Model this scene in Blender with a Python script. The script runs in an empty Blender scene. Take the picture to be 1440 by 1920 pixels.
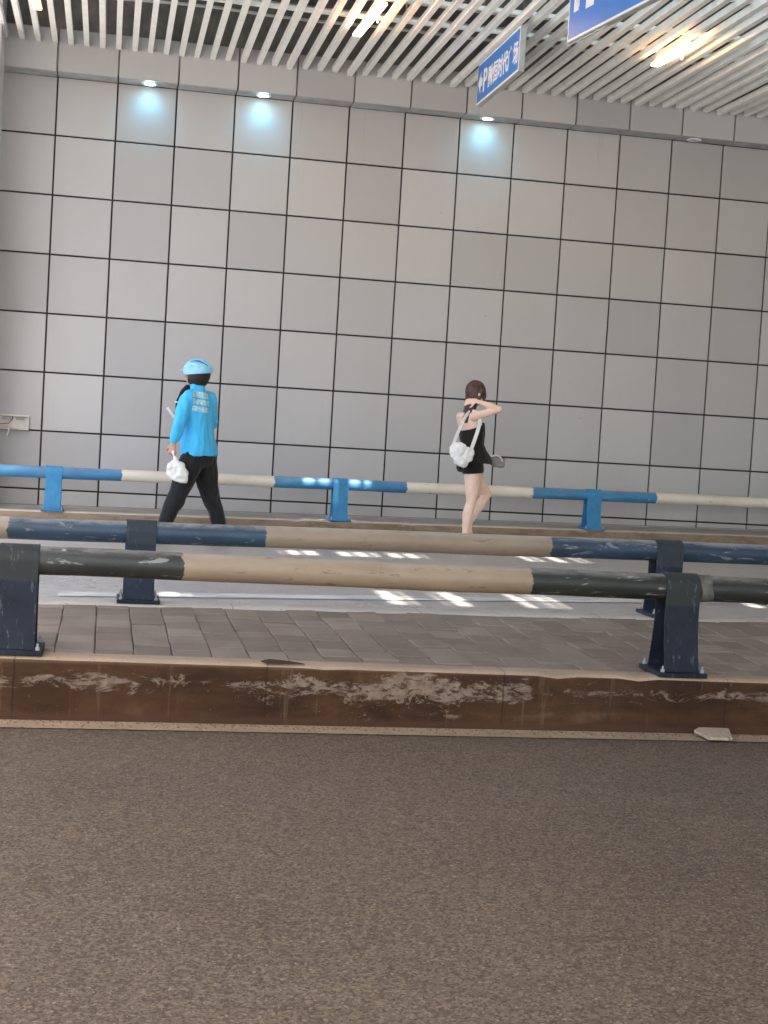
import bpy, bmesh, math, random
from math import sin, cos, pi, radians
from mathutils import Vector, Matrix, noise, Quaternion
random.seed(7)
sc = bpy.context.scene
C = sc.collection

# ------------------------------------------------------------------ camera
cam = bpy.data.cameras.new("camera")
cam.sensor_fit = 'VERTICAL'; cam.sensor_height = 36.0; cam.sensor_width = 36.0
cam.lens = 2731.1 / 1920 * 36
cam.clip_start = 0.05; cam.clip_end = 1000
camo = bpy.data.objects.new("camera", cam); C.objects.link(camo)
R_ = Vector((0.9805662234, -0.1869351721, 0.0595409352))
U_ = Vector((-0.0482391913, 0.0644394703, 0.9967550025))
F_ = Vector((0.1901653543, 0.9802564951, -0.0541695665))
camo.matrix_world = Matrix(((R_.x, U_.x, -F_.x, 0), (R_.y, U_.y, -F_.y, 0), (R_.z, U_.z, -F_.z, 1.22), (0, 0, 0, 1)))
sc.camera = camo

# ------------------------------------------------------------------ world, sun, exposure
SUN_EL = radians(60)
w = bpy.data.worlds.new("World"); sc.world = w; w.use_nodes = True
nt = w.node_tree
bg = nt.nodes['Background']
sky = nt.nodes.new('ShaderNodeTexSky'); sky.sky_type = 'NISHITA'; sky.sun_disc = False
sky.sun_elevation = SUN_EL; sky.sun_rotation = radians(183); sky.dust_density = 3.5; sky.ozone_density = 0.2; sky.air_density = 1.0
nt.links.new(sky.outputs[0], bg.inputs[0]); bg.inputs[1].default_value = 0.15
sd = bpy.data.lights.new("sun", 'SUN'); sd.energy = 4.0; sd.angle = radians(0.8); sd.color = (1.0, 0.955, 0.89)
so = bpy.data.objects.new("sun", sd); C.objects.link(so)
SUN = Vector((0.026, 0.4993, -0.866)).normalized()
so.rotation_euler = SUN.to_track_quat('-Z', 'Y').to_euler()
so.location = (0, -20, 40)
sc.view_settings.view_transform = 'Standard'; sc.view_settings.look = 'None'
sc.view_settings.exposure = 1.98; sc.view_settings.gamma = 1
sc.view_settings.use_curve_mapping = False
sc.cycles.max_bounces = 8; sc.cycles.diffuse_bounces = 6
sc.cycles.sample_clamp_indirect = 6

# ------------------------------------------------------------------ helpers
def tag(o, label=None, cat=None, group=None, kind=None):
    if label: o['label'] = label
    if cat: o['category'] = cat
    if group: o['group'] = group
    if kind: o['kind'] = kind
    return o

def empty(name, loc, label, cat, group=None):
    o = bpy.data.objects.new(name, None); C.objects.link(o); o.location = loc
    o.empty_display_size = 0.2
    return tag(o, label, cat, group)

def link_mesh(name, me, mats, parent=None):
    if not isinstance(mats, (list, tuple)): mats = [mats]
    for m in mats: me.materials.append(m)
    o = bpy.data.objects.new(name, me); C.objects.link(o)
    if parent is not None:
        o.parent = parent
        if parent.type == 'EMPTY': o.location = -Vector(parent.location)
    return o

def smooth_mesh(me, ang=40):
    for p in me.polygons: p.use_smooth = True
    me.set_sharp_from_angle(angle=radians(ang))

class MB:
    """collects geometry in world coordinates and links it as one mesh object"""
    def __init__(s): s.bm = bmesh.new()
    def box(s, x0, x1, y0, y1, z0, z1, mi=0, M=None, zs=None):
        P = [(x0, y0, z0), (x1, y0, z0), (x1, y1, z0), (x0, y1, z0), (x0, y0, z1), (x1, y0, z1), (x1, y1, z1), (x0, y1, z1)]
        if zs: P = [(x, y, z + zs(x, y)) for x, y, z in P]
        if M: P = [M @ Vector(p) for p in P]
        v = [s.bm.verts.new(p) for p in P]
        for f in ((3, 2, 1, 0), (4, 5, 6, 7), (0, 1, 5, 4), (1, 2, 6, 5), (2, 3, 7, 6), (3, 0, 4, 7)):
            fc = s.bm.faces.new([v[i] for i in f]); fc.material_index = mi
        return v
    def poly(s, pts, mi=0):
        f = s.bm.faces.new([s.bm.verts.new(p) for p in pts]); f.material_index = mi; return f
    def prism(s, pts, off, mi=0):
        off = Vector(off)
        a = [s.bm.verts.new(p) for p in pts]; b = [s.bm.verts.new(Vector(p) + off) for p in pts]
        n = len(a)
        fs = [s.bm.faces.new(a[::-1]), s.bm.faces.new(b)]
        for i in range(n): fs.append(s.bm.faces.new([a[i], a[(i + 1) % n], b[(i + 1) % n], b[i]]))
        for f in fs: f.material_index = mi
    def tube(s, pts, r, n=12, mi=0, caps=True):
        pts = [Vector(p) for p in pts]; rings = []
        rs = r if isinstance(r, (list, tuple)) else [r] * len(pts)
        for i, p in enumerate(pts):
            d = (pts[min(i + 1, len(pts) - 1)] - pts[max(i - 1, 0)]).normalized()
            a = d.cross(Vector((0, 0, 1)))
            if a.length < 1e-3: a = d.cross(Vector((0, 1, 0)))
            a.normalize(); b = d.cross(a).normalized()
            rings.append([s.bm.verts.new(p + (a * cos(2 * pi * k / n) + b * sin(2 * pi * k / n)) * rs[i]) for k in range(n)])
        for i in range(len(rings) - 1):
            for k in range(n):
                f = s.bm.faces.new([rings[i][k], rings[i][(k + 1) % n], rings[i + 1][(k + 1) % n], rings[i + 1][k]]); f.material_index = mi
        if caps:
            s.bm.faces.new(rings[0][::-1]).material_index = mi; s.bm.faces.new(rings[-1]).material_index = mi
    def bevel(s, w, seg=1):
        bmesh.ops.bevel(s.bm, geom=list(s.bm.edges), offset=w, segments=seg, affect='EDGES', profile=0.5)
    def build(s, name, mats, parent=None, smooth=None):
        bmesh.ops.recalc_face_normals(s.bm, faces=s.bm.faces)
        me = bpy.data.meshes.new(name); s.bm.to_mesh(me); s.bm.free()
        if smooth: smooth_mesh(me, smooth)
        return link_mesh(name, me, mats, parent)

def sheet(name, x0, x1, y0, y1, zf, nx, ny, mats, parent=None, wob=0.0):
    """a gridded sheet with height zf(x, y)"""
    bm = bmesh.new(); V = []
    for j in range(ny + 1):
        for i in range(nx + 1):
            x = x0 + (x1 - x0) * i / nx; y = y0 + (y1 - y0) * j / ny
            z = zf(x, y) + (noise.noise(Vector((x * .7, y * .7, 3))) * wob if wob else 0)
            V.append(bm.verts.new((x, y, z)))
    for j in range(ny):
        for i in range(nx):
            a = j * (nx + 1) + i
            bm.faces.new((V[a], V[a + 1], V[a + nx + 2], V[a + nx + 1]))
    me = bpy.data.meshes.new(name); bm.to_mesh(me); bm.free()
    smooth_mesh(me, 60)
    return link_mesh(name, me, mats, parent)

# ------------------------------------------------------------------ materials
class Mat:
    def __init__(s, name, rough=0.7, metal=0.0, spec=0.5):
        s.m = bpy.data.materials.new(name); s.m.use_nodes = True
        s.n = s.m.node_tree.nodes; s.l = s.m.node_tree.links
        s.p = s.n['Principled BSDF']; s.p.inputs['Roughness'].default_value = rough
        s.p.inputs['Metallic'].default_value = metal; s.p.inputs['Specular IOR Level'].default_value = spec
        g = s.n.new('ShaderNodeNewGeometry'); s.pos = g.outputs['Position']; s.geo = g
    def new(s, t, **kw):
        x = s.n.new(t)
        for k, v in kw.items(): setattr(x, k, v)
        return x
    def put(s, a, b):
        if hasattr(a, 'links') or hasattr(a, 'is_linked'): s.l.new(a, b)
        else: b.default_value = a
    def scale(s, v, vec=None):
        x = s.new('ShaderNodeMapping'); s.l.new(vec or s.pos, x.inputs[0]); x.inputs['Scale'].default_value = v
        return x.outputs[0]
    def noise(s, sc_=1, det=4, rough=.55, vec=None, dist=0):
        x = s.new('ShaderNodeTexNoise'); s.l.new(vec or s.pos, x.inputs['Vector'])
        x.inputs['Scale'].default_value = sc_; x.inputs['Detail'].default_value = det
        x.inputs['Roughness'].default_value = rough; x.inputs['Distortion'].default_value = dist
        return x.outputs['Fac']
    def vor(s, sc_=1, vec=None, out='Distance', feat='F1'):
        x = s.new('ShaderNodeTexVoronoi', feature=feat); s.l.new(vec or s.pos, x.inputs['Vector']); x.inputs['Scale'].default_value = sc_
        return x.outputs[out]
    def ramp(s, fac, stops, interp='LINEAR'):
        x = s.new('ShaderNodeValToRGB'); x.color_ramp.interpolation = interp
        e = x.color_ramp.elements
        while len(e) < len(stops): e.new(0.5)
        for i, (p, c) in enumerate(stops):
            e[i].position = p; e[i].color = c if len(c) == 4 else (*c, 1)
        s.l.new(fac, x.inputs[0]); return x.outputs[0]
    def mix(s, f, a, b, mode='MIX'):
        x = s.new('ShaderNodeMix', data_type='RGBA', blend_type=mode)
        for v, k in ((f, 0), (a, 6), (b, 7)):
            if isinstance(v, (int, float)): x.inputs[k].default_value = v
            elif isinstance(v, tuple): x.inputs[k].default_value = (*v, 1)
            else: s.l.new(v, x.inputs[k])
        return x.outputs[2]
    def math(s, op, a, b=0.0, c=None):
        x = s.new('ShaderNodeMath', operation=op)
        for v, k in ((a, 0), (b, 1), (c, 2)):
            if v is None: continue
            if isinstance(v, (int, float)): x.inputs[k].default_value = v
            else: s.l.new(v, x.inputs[k])
        return x.outputs[0]
    def xyz(s):
        x = s.new('ShaderNodeSeparateXYZ'); s.l.new(s.pos, x.inputs[0]); return x.outputs
    def ss(s, v, a, b):
        x = s.new('ShaderNodeMapRange', interpolation_type='SMOOTHSTEP'); s.l.new(v, x.inputs[0])
        x.inputs[1].default_value = a; x.inputs[2].default_value = b; return x.outputs[0]
    def attr(s, name):
        x = s.new('ShaderNodeAttribute', attribute_name=name); return x.outputs['Fac']
    def col(s, c):
        if isinstance(c, tuple): s.p.inputs['Base Color'].default_value = (*c, 1)
        else: s.l.new(c, s.p.inputs['Base Color'])
        return s
    def rough(s, v): s.l.new(v, s.p.inputs['Roughness']); return s
    def bump(s, h, strength=0.3, dist=0.01):
        x = s.new('ShaderNodeBump'); x.inputs['Strength'].default_value = strength; x.inputs['Distance'].default_value = dist
        s.l.new(h, x.inputs['Height'])
        prev = s.p.inputs['Normal'].links
        if prev: s.l.new(prev[0].from_socket, x.inputs['Normal'])
        s.l.new(x.outputs[0], s.p.inputs['Normal']); return s

def m_plain(name, c, rough=.7, var=.15, sc_=6, metal=0, spec=.4, bump=.0):
    m = Mat(name, rough, metal, spec)
    f = m.noise(sc_, 5)
    a = tuple(x * (1 - var) for x in c); b = tuple(min(1, x * (1 + var)) for x in c)
    m.col(m.ramp(f, [(.3, a), (.7, b)]))
    if bump: m.bump(m.noise(sc_ * 12, 3), bump, .004)
    return m.m

def m_emit(name, c, s):
    m = Mat(name, .4); m.col(tuple(min(1, x) for x in c))
    m.p.inputs['Emission Color'].default_value = (*c, 1); m.p.inputs['Emission Strength'].default_value = s
    return m.m

# --- asphalt
def m_asphalt(name, base, dark, rough, hi, spec=.4, amt=1.0):
    m = Mat(name, rough, 0, spec)
    w = m.noise(60, 2, .5)
    wv = m.new('ShaderNodeVectorMath', operation='MULTIPLY_ADD'); m.l.new(w, wv.inputs[0]); wv.inputs[1].default_value = (.012, .012, 0); m.l.new(m.pos, wv.inputs[2])
    cell = m.new('ShaderNodeSeparateColor'); m.l.new(m.vor(160, wv.outputs[0], 'Color'), cell.inputs[0])
    cell2 = m.new('ShaderNodeSeparateColor'); m.l.new(m.vor(70, wv.outputs[0], 'Color'), cell2.inputs[0])
    g = m.noise(95, 6, .85); st = m.vor(105, wv.outputs[0])
    c = m.ramp(cell.outputs[0], [(0, dark), (.18, dark), (.34, base), (.74, base), (.90, hi), (1, hi)])
    c = m.mix(m.math('MULTIPLY', m.ss(cell2.outputs[0], .72, .95), .55), c, dark)
    c = m.mix(m.math('MULTIPLY', m.ss(g, .54, .66), .75 * amt), c, dark)
    c = m.mix(m.math('MULTIPLY', m.ss(g, .44, .34), .55 * amt), c, hi)
    bigv = m.noise(.8, 5, .6)
    c = m.mix(m.math('MULTIPLY', m.ss(bigv, .42, .7), .6), c, m.mix(1.0, c, (.78, .76, .74), 'MULTIPLY'))
    b2 = m.noise(1.7, 5, .65, m.scale((.35, 1.3, 1)))
    c = m.mix(m.math('MULTIPLY', m.ss(b2, .52, .72), .5), c, m.mix(1.0, c, (1.18, 1.08, .98), 'MULTIPLY'))
    c = m.mix(m.math('MULTIPLY', m.ss(cell.outputs[1], .98, .995), .6), c, (.36, .30, .24))
    x, y, z = m.xyz()
    m.col(c)
    m.bump(m.math('ADD', g, m.math('MULTIPLY', st, .7)), .6, .004)
    m.rough(m.ramp(bigv, [(.3, (rough - .08,) * 3), (.7, (rough + .06,) * 3)]))
    return m
M_road = m_asphalt('near_asphalt', (.156, .110, .071), (.080, .055, .035), .78, (.245, .178, .118)).m
mf = m_asphalt('far_asphalt', (.42, .40, .375), (.31, .295, .275), .33, (.48, .455, .43), .8, .4)
M_froad = mf.m
M_bounce = m_plain('bounce_concrete', (.58, .56, .53), .9, .08, 2)
M_ground = m_plain('ground_soil', (.20, .20, .20), .9)

# --- road paint / kerbs
m = Mat('worn_cream_line', .7); n1 = m.noise(9, 6, .7, m.scale((.3, 1, 1))); n2 = m.noise(60, 4, .7)
c = m.ramp(n1, [(.3, (.34, .235, .145)), (.65, (.47, .335, .21))])
m.col(m.mix(m.ss(n2, .56, .68), c, (.14, .10, .07))); m.bump(n2, .3, .003); M_line = m.m
m = Mat('white_line', .5); n1 = m.noise(7, 5, .7, m.scale((.4, 2, 1)))
m.col(m.mix(m.ss(n1, .42, .62), (.62, .62, .60), (.40, .39, .37))); M_wline = m.m

def m_kerbtop(name, a, b):
    m = Mat(name, .8); n1 = m.noise(5, 6, .65, m.scale((.5, 1, 1))); n2 = m.noise(80, 4, .7)
    c = m.ramp(n1, [(.3, a), (.7, b)])
    c = m.mix(m.math('MULTIPLY', m.ss(n2, .54, .7), .5), c, (.12, .09, .06))
    x, y, z = m.xyz()
    jt = m.math('FRACT', m.math('MULTIPLY', m.math('ADD', x, .31), 1.0))
    jl = m.math('LESS_THAN', jt, .007)
    m.col(m.mix(m.math('MULTIPLY', jl, .45), c, (.05, .04, .03))); m.bump(n2, .3, .003); return m.m
M_ktop = m_kerbtop('kerb_stone_cream', (.33, .235, .150), (.48, .35, .235))
M_kfar = m_kerbtop('kerb_stone_pale', (.42, .38, .32), (.55, .50, .43))

m = Mat('kerb_face_stained', .82, 0, .25)
x, y, z = m.xyz()
n1 = m.noise(2.2, 6, .65, m.scale((.8, 1, 2.2)), .4)
nb = m.noise(1.1, 3, .6, m.scale((1, 1, 1.5)))
base = m.ramp(n1, [(.28, (.018, .009, .005)), (.45, (.058, .026, .011)), (.6, (.090, .045, .019)), (.75, (.150, .092, .052))])
# upper band where the coating has flaked down to pale concrete
band = m.math('SUBTRACT', 1.0, m.math('ABSOLUTE', m.math('DIVIDE', m.math('SUBTRACT', z, .172), .085)))
band = m.math('MAXIMUM', band, 0.0)
fl = m.noise(8, 10, .80, m.scale((.6, 1, 1.6)), 1.0)
lf = m.math('SUBTRACT', m.noise(1.5, 4, .65, m.scale((1, 1, 1.2))), .5)
thr = m.math('ADD', m.math('MULTIPLY', band, .27), m.math('MULTIPLY', lf, 1.0))
v = m.math('ADD', fl, thr)
fr = m.math('MULTIPLY', m.ss(v, .64, .70), m.ss(m.noise(34, 7, .75, m.scale((.5, 1, 1)), .8), .41, .50))
pale = m.ramp(m.noise(30, 4, .7), [(.3, (.17, .115, .080)), (.7, (.33, .245, .18))])
c = m.mix(fr, base, pale)
spk = m.math('MULTIPLY', m.ss(m.noise(120, 2, .5), .70, .76), .7)
c = m.mix(spk, c, (.30, .22, .15))
topd = m.ss(z, .228, .25)
c = m.mix(m.math('MULTIPLY', topd, .65), c, (.17, .115, .06))
run = m.ss(m.noise(5.5, 6, .7, m.scale((1.6, 1, .12))), .52, .68)
c = m.mix(m.math('MULTIPLY', run, .45), c, (.030, .018, .010))
run2 = m.ss(m.noise(9, 5, .7, m.scale((1.8, 1, .10))), .60, .70)
c = m.mix(m.math('MULTIPLY', run2, .35), c, (.19, .125, .08))
blk = m.new('ShaderNodeTexWhiteNoise', noise_dimensions='1D'); m.l.new(m.math('FLOOR', m.math('ADD', x, .31)), blk.inputs['W'])
c = m.mix(m.math('MULTIPLY', blk.outputs[0], .5), c, m.mix(1.0, c, (.62, .60, .66), 'MULTIPLY'))
jx = m.math('ABSOLUTE', m.math('SUBTRACT', m.math('FRACT', m.math('ADD', m.math('ADD', x, .31), m.math('MULTIPLY', m.noise(12, 3), .01))), .006))
c = m.mix(m.math('MULTIPLY', m.math('LESS_THAN', jx, .004), .5), c, (.012, .007, .004))
lowr = m.ss(z, .045, .02)
c = m.mix(m.math('MULTIPLY', lowr, .7), c, (.075, .038, .022))
m.col(c); m.bump(m.math('ADD', m.math('MULTIPLY', fr, .5), fl), .5, .006); M_kface = m.m
m = Mat('far_kerb_face', .8); n1 = m.noise(3, 6, .7, m.scale((.6, 1, 2)), .5)
m.col(m.ramp(n1, [(.3, (.13, .085, .05)), (.45, (.25, .19, .13)), (.6, (.17, .11, .065)), (.75, (.42, .36, .29))])); M_kfface = m.m

# --- pavers
m = Mat('paver_concrete', .85, 0, .3)
r = m.attr('tone'); n1 = m.noise(5, 5, .6, m.scale((1, .5, 1))); n2 = m.noise(150, 3, .7)
c = m.ramp(r, [(0, (.19, .150, .112)), (.5, (.235, .188, .142)), (1, (.29, .235, .18))])
c = m.mix(m.math('MULTIPLY', m.ss(n1, .4, .75), .5), c, (.155, .116, .080))
c = m.mix(m.math('MULTIPLY', m.ss(n2, .52, .7), .3), c, (.36, .31, .25))
m.col(c); m.bump(m.math('ADD', n2, n1), .35, .003); M_paver = m.m
M_sand = m_plain('joint_dirt', (.15, .118, .085), .95, .4, 20)
M_walk = m_plain('footway_concrete', (.30, .28, .25), .85, .2, 4)

# --- wall cladding
m = Mat('aluminium_panel', .42, 0, .45)
r = m.attr('tone')
n1 = m.noise(1.4, 4, .6, m.scale((1, 1, .35)))
n2 = m.noise(9, 4, .7, m.scale((1.6, 1, .16)))
c = m.ramp(r, [(0, (.372, .372, .378)), (1, (.462, .462, .465))])
c = m.mix(m.math('MULTIPLY', m.ss(n1, .45, .8), .22), c, (.37, .34, .32))
c = m.mix(m.math('MULTIPLY', m.ss(n2, .6, .8), .13), c, (.36, .33, .30))
x, y, z = m.xyz()
dirt = m.math('MULTIPLY', m.ss(z, 1.0, .25), m.ss(m.noise(2.5, 5, .7), .3, .75))
c = m.mix(m.math('MULTIPLY', dirt, .35), c, (.30, .26, .22))
rn = m.math('MULTIPLY', m.ss(m.noise(6, 6, .7, m.scale((1.5, 1, .05))), .60, .70), m.ss(m.noise(1.1, 3), .40, .60))
c = m.mix(m.math('MULTIPLY', rn, .16), c, (.20, .17, .14))
spk = m.ss(m.vor(2.3), .022, .010)
c = m.mix(m.math('MULTIPLY', spk, .6), c, (.12, .11, .10))
m.col(c); m.rough(m.ramp(n1, [(.3, (.38,) * 3), (.7, (.52,) * 3)])); m.bump(m.noise(2.0, 2), .05, .02); M_panel = m.m
M_joint = m_plain('joint_black', (.030, .027, .025), .8)
M_white_slat = m_plain('slat_paint', (.88, .88, .84), .5, .06, 8)
M_roof = m_plain('roof_concrete', (.17, .165, .155), .9, .25, 2)
M_steel = m_plain('galvanised_steel', (.34, .35, .35), .5, .2, 10, .3)
M_duct = m_plain('duct_dark', (.20, .195, .185), .7, .3, 5)
M_conduit = m_plain('conduit_white', (.65, .65, .62), .5)

# --- rails
def m_rail(name, stops, blue, cream, wear, dust):
    """stops: list of (x, is_cream) band starts along the pipe"""
    m = Mat(name, .42, 0, .5)
    x, y, z = m.xyz()
    wob = m.math('MULTIPLY', m.math('SUBTRACT', m.noise(22, 6, .7), .5), .06)
    xx = m.math('ADD', x, wob)
    f = None
    for xs, up in stops:
        st = m.math('GREATER_THAN', xx, xs)
        if f is None: f = m.math('MULTIPLY', st, 1.0 if up else 0.0) if up else m.math('MULTIPLY', st, 0.0)
        else: f = m.math('ADD', f, st) if up else m.math('SUBTRACT', f, st)
    n1 = m.noise(3.5, 5, .65, m.scale((.7, 1.5, 2))); n2 = m.noise(26, 6, .7, m.scale((.35, 1, 1)))
    bl = m.ramp(n1, [(.3, blue[0]), (.55, blue[1]), (.75, blue[2])])
    cr = m.ramp(n1, [(.3, cream[0]), (.7, cream[1])])
    c = m.mix(f, bl, cr)
    # scuffs and chips
    sc1 = m.ss(m.noise(16, 8, .72, m.scale((.3, 1, 1.4)), .8), wear, wear + .04)
    c = m.mix(m.math('MULTIPLY', sc1, .75), c, m.mix(f, (.30, .30, .27), (.13, .10, .08)))
    chip = m.ss(m.vor(7, m.scale((.8, 1, 1))), .075, .04)
    c = m.mix(m.math('MULTIPLY', chip, m.ss(m.noise(3, 2), .5, .6)), c, m.mix(f, (.45, .44, .40), (.10, .08, .06)))
    # dust settled on upward faces
    g = m.new('ShaderNodeSeparateXYZ'); m.l.new(m.geo.outputs['Normal'], g.inputs[0])
    up = m.ss(g.outputs[2], .45, .95)
    c = m.mix(m.math('MULTIPLY', m.math('MULTIPLY', up, m.ss(n2, .3, .6)), dust), c, (.40, .37, .32))
    m.col(c); m.rough(m.ramp(n2, [(.3, (.34,) * 3), (.7, (.6,) * 3)])); m.bump(n2, .18, .004)
    return m.m
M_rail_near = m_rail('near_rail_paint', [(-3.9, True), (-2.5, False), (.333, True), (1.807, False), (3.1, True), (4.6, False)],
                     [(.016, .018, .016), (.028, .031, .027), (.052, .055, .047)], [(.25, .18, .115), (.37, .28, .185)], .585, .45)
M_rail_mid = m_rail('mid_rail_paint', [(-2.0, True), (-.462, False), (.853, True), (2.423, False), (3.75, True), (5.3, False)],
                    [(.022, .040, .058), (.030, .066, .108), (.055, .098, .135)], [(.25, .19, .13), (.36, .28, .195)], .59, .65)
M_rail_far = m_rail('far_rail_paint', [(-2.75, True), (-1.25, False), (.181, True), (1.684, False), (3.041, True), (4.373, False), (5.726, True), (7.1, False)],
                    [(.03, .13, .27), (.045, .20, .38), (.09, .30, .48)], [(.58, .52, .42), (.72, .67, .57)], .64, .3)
def m_post(name, a, b, top=None, zt=.56):
    m = Mat(name, .58, 0, .22)
    n1 = m.noise(5, 5, .65); n2 = m.noise(30, 6, .75, m.scale((1.5, 1, .3)))
    c = m.ramp(n1, [(.3, a), (.7, b)])
    if top:
        x, y, z = m.xyz(); c = m.mix(m.math('MULTIPLY', m.ss(m.math('ADD', z, m.math('MULTIPLY', n1, .03)), zt, zt + .015), .85), c, top)
    c = m.mix(m.math('MULTIPLY', m.ss(n2, .58, .66), .55), c, (.13, .14, .14))
    scr = m.ss(m.noise(9, 9, .8, m.scale((2.2, 1, .6)), 2.0), .70, .73)
    c = m.mix(m.math('MULTIPLY', scr, .5), c, (.34, .34, .31))
    m.col(c); m.bump(n2, .15, .003); return m.m
M_post_near = m_post('near_post_paint', (.007, .009, .017), (.022, .028, .042), (.036, .040, .036))
M_post_mid = m_post('mid_post_paint', (.011, .017, .030), (.026, .040, .062), (.040, .050, .058), .58)
M_post_far = m_post('far_post_paint', (.03, .16, .33), (.06, .26, .46))

# ------------------------------------------------------------------ setting: ground, roads, medians
def z_nk(x): return .258 - .005 * x          # top of the near kerb
def z_mk(x): return .265 + .009 * x          # top of the second kerb
def z_fk(x): return .277 + .0125 * x         # top of the far kerb
def z_road(x, y):                             # far carriageway, rising to the right and to its far side
    t = (y - 7.72) / (14.45 - 7.72)
    a = .005 + .009 * x; b = .072 + .016 * x
    return a + (b - a) * t
X0, X1 = -14.0, 24.0
tag(sheet('ground', -150, 150, -80, 160, lambda x, y: -.32, 8, 8, M_ground), kind='structure')
tag(sheet('road', X0, X1, -1.5, 5.87, lambda x, y: 0, 60, 30, M_road), kind='structure')
tag(sheet('pavement', -60, 60, -60, -1.5, lambda x, y: .0, 20, 10, M_bounce), kind='structure')  # unseen pale ground behind the camera, added to bounce sunlight under the roof
tag(sheet('road_marking', X0, X1, 5.715 + .0, 5.86, lambda x, y: .004, 60, 1, M_line), kind='structure')
tag(sheet('far_road', X0, X1, 7.70, 14.47, z_road, 60, 20, M_froad), kind='structure')
b = MB()
for xa, xb in ((-.255, 4.02), (4.10, 12.0)):
    n = 20
    for i in range(n):
        x0 = xa + (xb - xa) * i / n; x1 = xa + (xb - xa) * (i + 1) / n
        ya, yb = 9.76, 9.98
        ya0, yb0 = ya + .105 * (x0 - 0), yb + .105 * x0; ya1, yb1 = ya + .105 * x1, yb + .105 * x1
        b.poly([(x0, ya0, z_road(x0, ya0) + .005), (x1, ya1, z_road(x1, ya1) + .005), (x1, yb1, z_road(x1, yb1) + .005), (x0, yb0, z_road(x0, yb0) + .005)])
tag(b.build('edge_line', M_wline), kind='structure')

def kerb(name, y0, y1, zt, zb, mats, chipped=False):
    """long kerb: a rounded stone top and a rough front"""
    bm = bmesh.new(); n = 420; prof = []
    ys = [(y0 + .012, 0, 1), (y0 + .006, .55, 1), (y0 - .002, .90, 1), (y0 + .002, .955, 0), (y0 + .012, .99, 0), (y0 + .03, 1.0, 0), (y1 - .01, 1.0, 0), (y1, .97, 0), (y1, -.2, 1)]
    rows = []
    for i in range(n + 1):
        x = X0 + (X1 - X0) * i / n
        zt_, zb_ = zt(x), zb(x)
        row = []
        for k, (y, t, mi) in enumerate(ys):
            dy = noise.noise(Vector((x * 3, t * 2, y))) * .006 if k < 6 else 0
            z = zb_ + (zt_ - zb_) * t if t > 0 else (zb_ - .25 if k == 8 else zb_ - .02)
            if 2 <= k <= 5 and chipped:
                z += min(0, noise.noise(Vector((x * 5, 9, 0))) + .25) * .03
            row.append(bm.verts.new((x, y + dy, z)))
        rows.append(row)
    for i in range(n):
        for k in range(len(ys) - 1):
            f = bm.faces.new((rows[i][k], rows[i + 1][k], rows[i + 1][k + 1], rows[i][k + 1]))
            f.material_index = 1 if (k < 3 or k == 7) else 0
    bmesh.ops.recalc_face_normals(bm, faces=bm.faces)
    me = bpy.data.meshes.new(name); bm.to_mesh(me); bm.free(); smooth_mesh(me, 50)
    o = link_mesh(name, me, mats); return tag(o, kind='structure')
kerb('near_kerb', 5.85, 5.985, z_nk, lambda x: 0, [M_ktop, M_kface], True)
kerb('second_kerb', 7.52, 7.72, z_mk, lambda x: .005 + .009 * x, [M_kfar, M_kfface])
kerb('far_kerb', 14.45, 14.62, z_fk, lambda x: .072 + .016 * x, [M_kfar, M_kfface], True)

# the paved median between the first two kerbs: bedding and single pavers
def z_pav(x, y):
    t = (y - 5.985) / (7.52 - 5.985)
    return z_nk(x) + (z_mk(x) - z_nk(x)) * t - .006
b = MB(); n = 40
for i in range(n):
    x0 = X0 + (X1 - X0) * i / n; x1 = X0 + (X1 - X0) * (i + 1) / n
    b.poly([(x0, 5.98, z_pav(x0, 5.98) - .012), (x1, 5.98, z_pav(x1, 5.98) - .012), (x1, 7.53, z_pav(x1, 7.53) - .012), (x0, 7.53, z_pav(x0, 7.53) - .012)])
tag(b.build('paving_bed', M_sand), kind='structure')
bm = bmesh.new(); tone = bm.faces.layers.float.new('tone')
px = .1605; i0 = int(-5 / px); i1 = int(9 / px)
for i in range(i0, i1):
    y = 5.985 - (.5 * (i % 2) + random.uniform(.0, .22)) * .205
    while y < 7.52:
        L = .205; ya = max(y, 5.99) + .004; yb = min(y + L, 7.517) - .004
        if yb - ya > .02:
            xa = i * px + .002 + random.uniform(-.0015, .0015); xb = (i + 1) * px - .002 + random.uniform(-.002, .002)
            dz = random.uniform(-.004, .003); tx = random.uniform(-.0025, .0025); ty = random.uniform(-.003, .003)
            vs = []
            for (X, Y, sx, sy) in ((xa, ya, -1, -1), (xb, ya, 1, -1), (xb, yb, 1, 1), (xa, yb, -1, 1)):
                vs.append((X, Y, sx, sy))
            lo = [bm.verts.new((X, Y, z_pav(X, Y) - .03)) for X, Y, sx, sy in vs]
            md = [bm.verts.new((X, Y, z_pav(X, Y) - .004 + dz + tx * sx + ty * sy)) for X, Y, sx, sy in vs]
            tp = [bm.verts.new((X - sx * .004, Y - sy * .004, z_pav(X, Y) + dz + tx * sx + ty * sy)) for X, Y, sx, sy in vs]
            tn = random.random()
            fs = [bm.faces.new(tp)]
            for A, B in ((lo, md), (md, tp)):
                for k in range(4): fs.append(bm.faces.new((A[k], A[(k + 1) % 4], B[(k + 1) % 4], B[k])))
            for f in fs: f[tone] = tn
        y += L
me = bpy.data.meshes.new('pavement'); bm.to_mesh(me); bm.free()
tag(link_mesh('pavement', me, M_paver), kind='structure')
for xa, xb in ((X0, -5.05), (9.0, X1)):
    tag(sheet('pavement', xa, xb, 5.985, 7.52, z_pav, 10, 2, M_paver), kind='structure')
tag(sheet('footway', X0, X1, 14.62, 15.42, lambda x, y: z_fk(x) - .004 + (y - 14.62) * .001 * x, 40, 3, M_walk), kind='structure')

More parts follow.
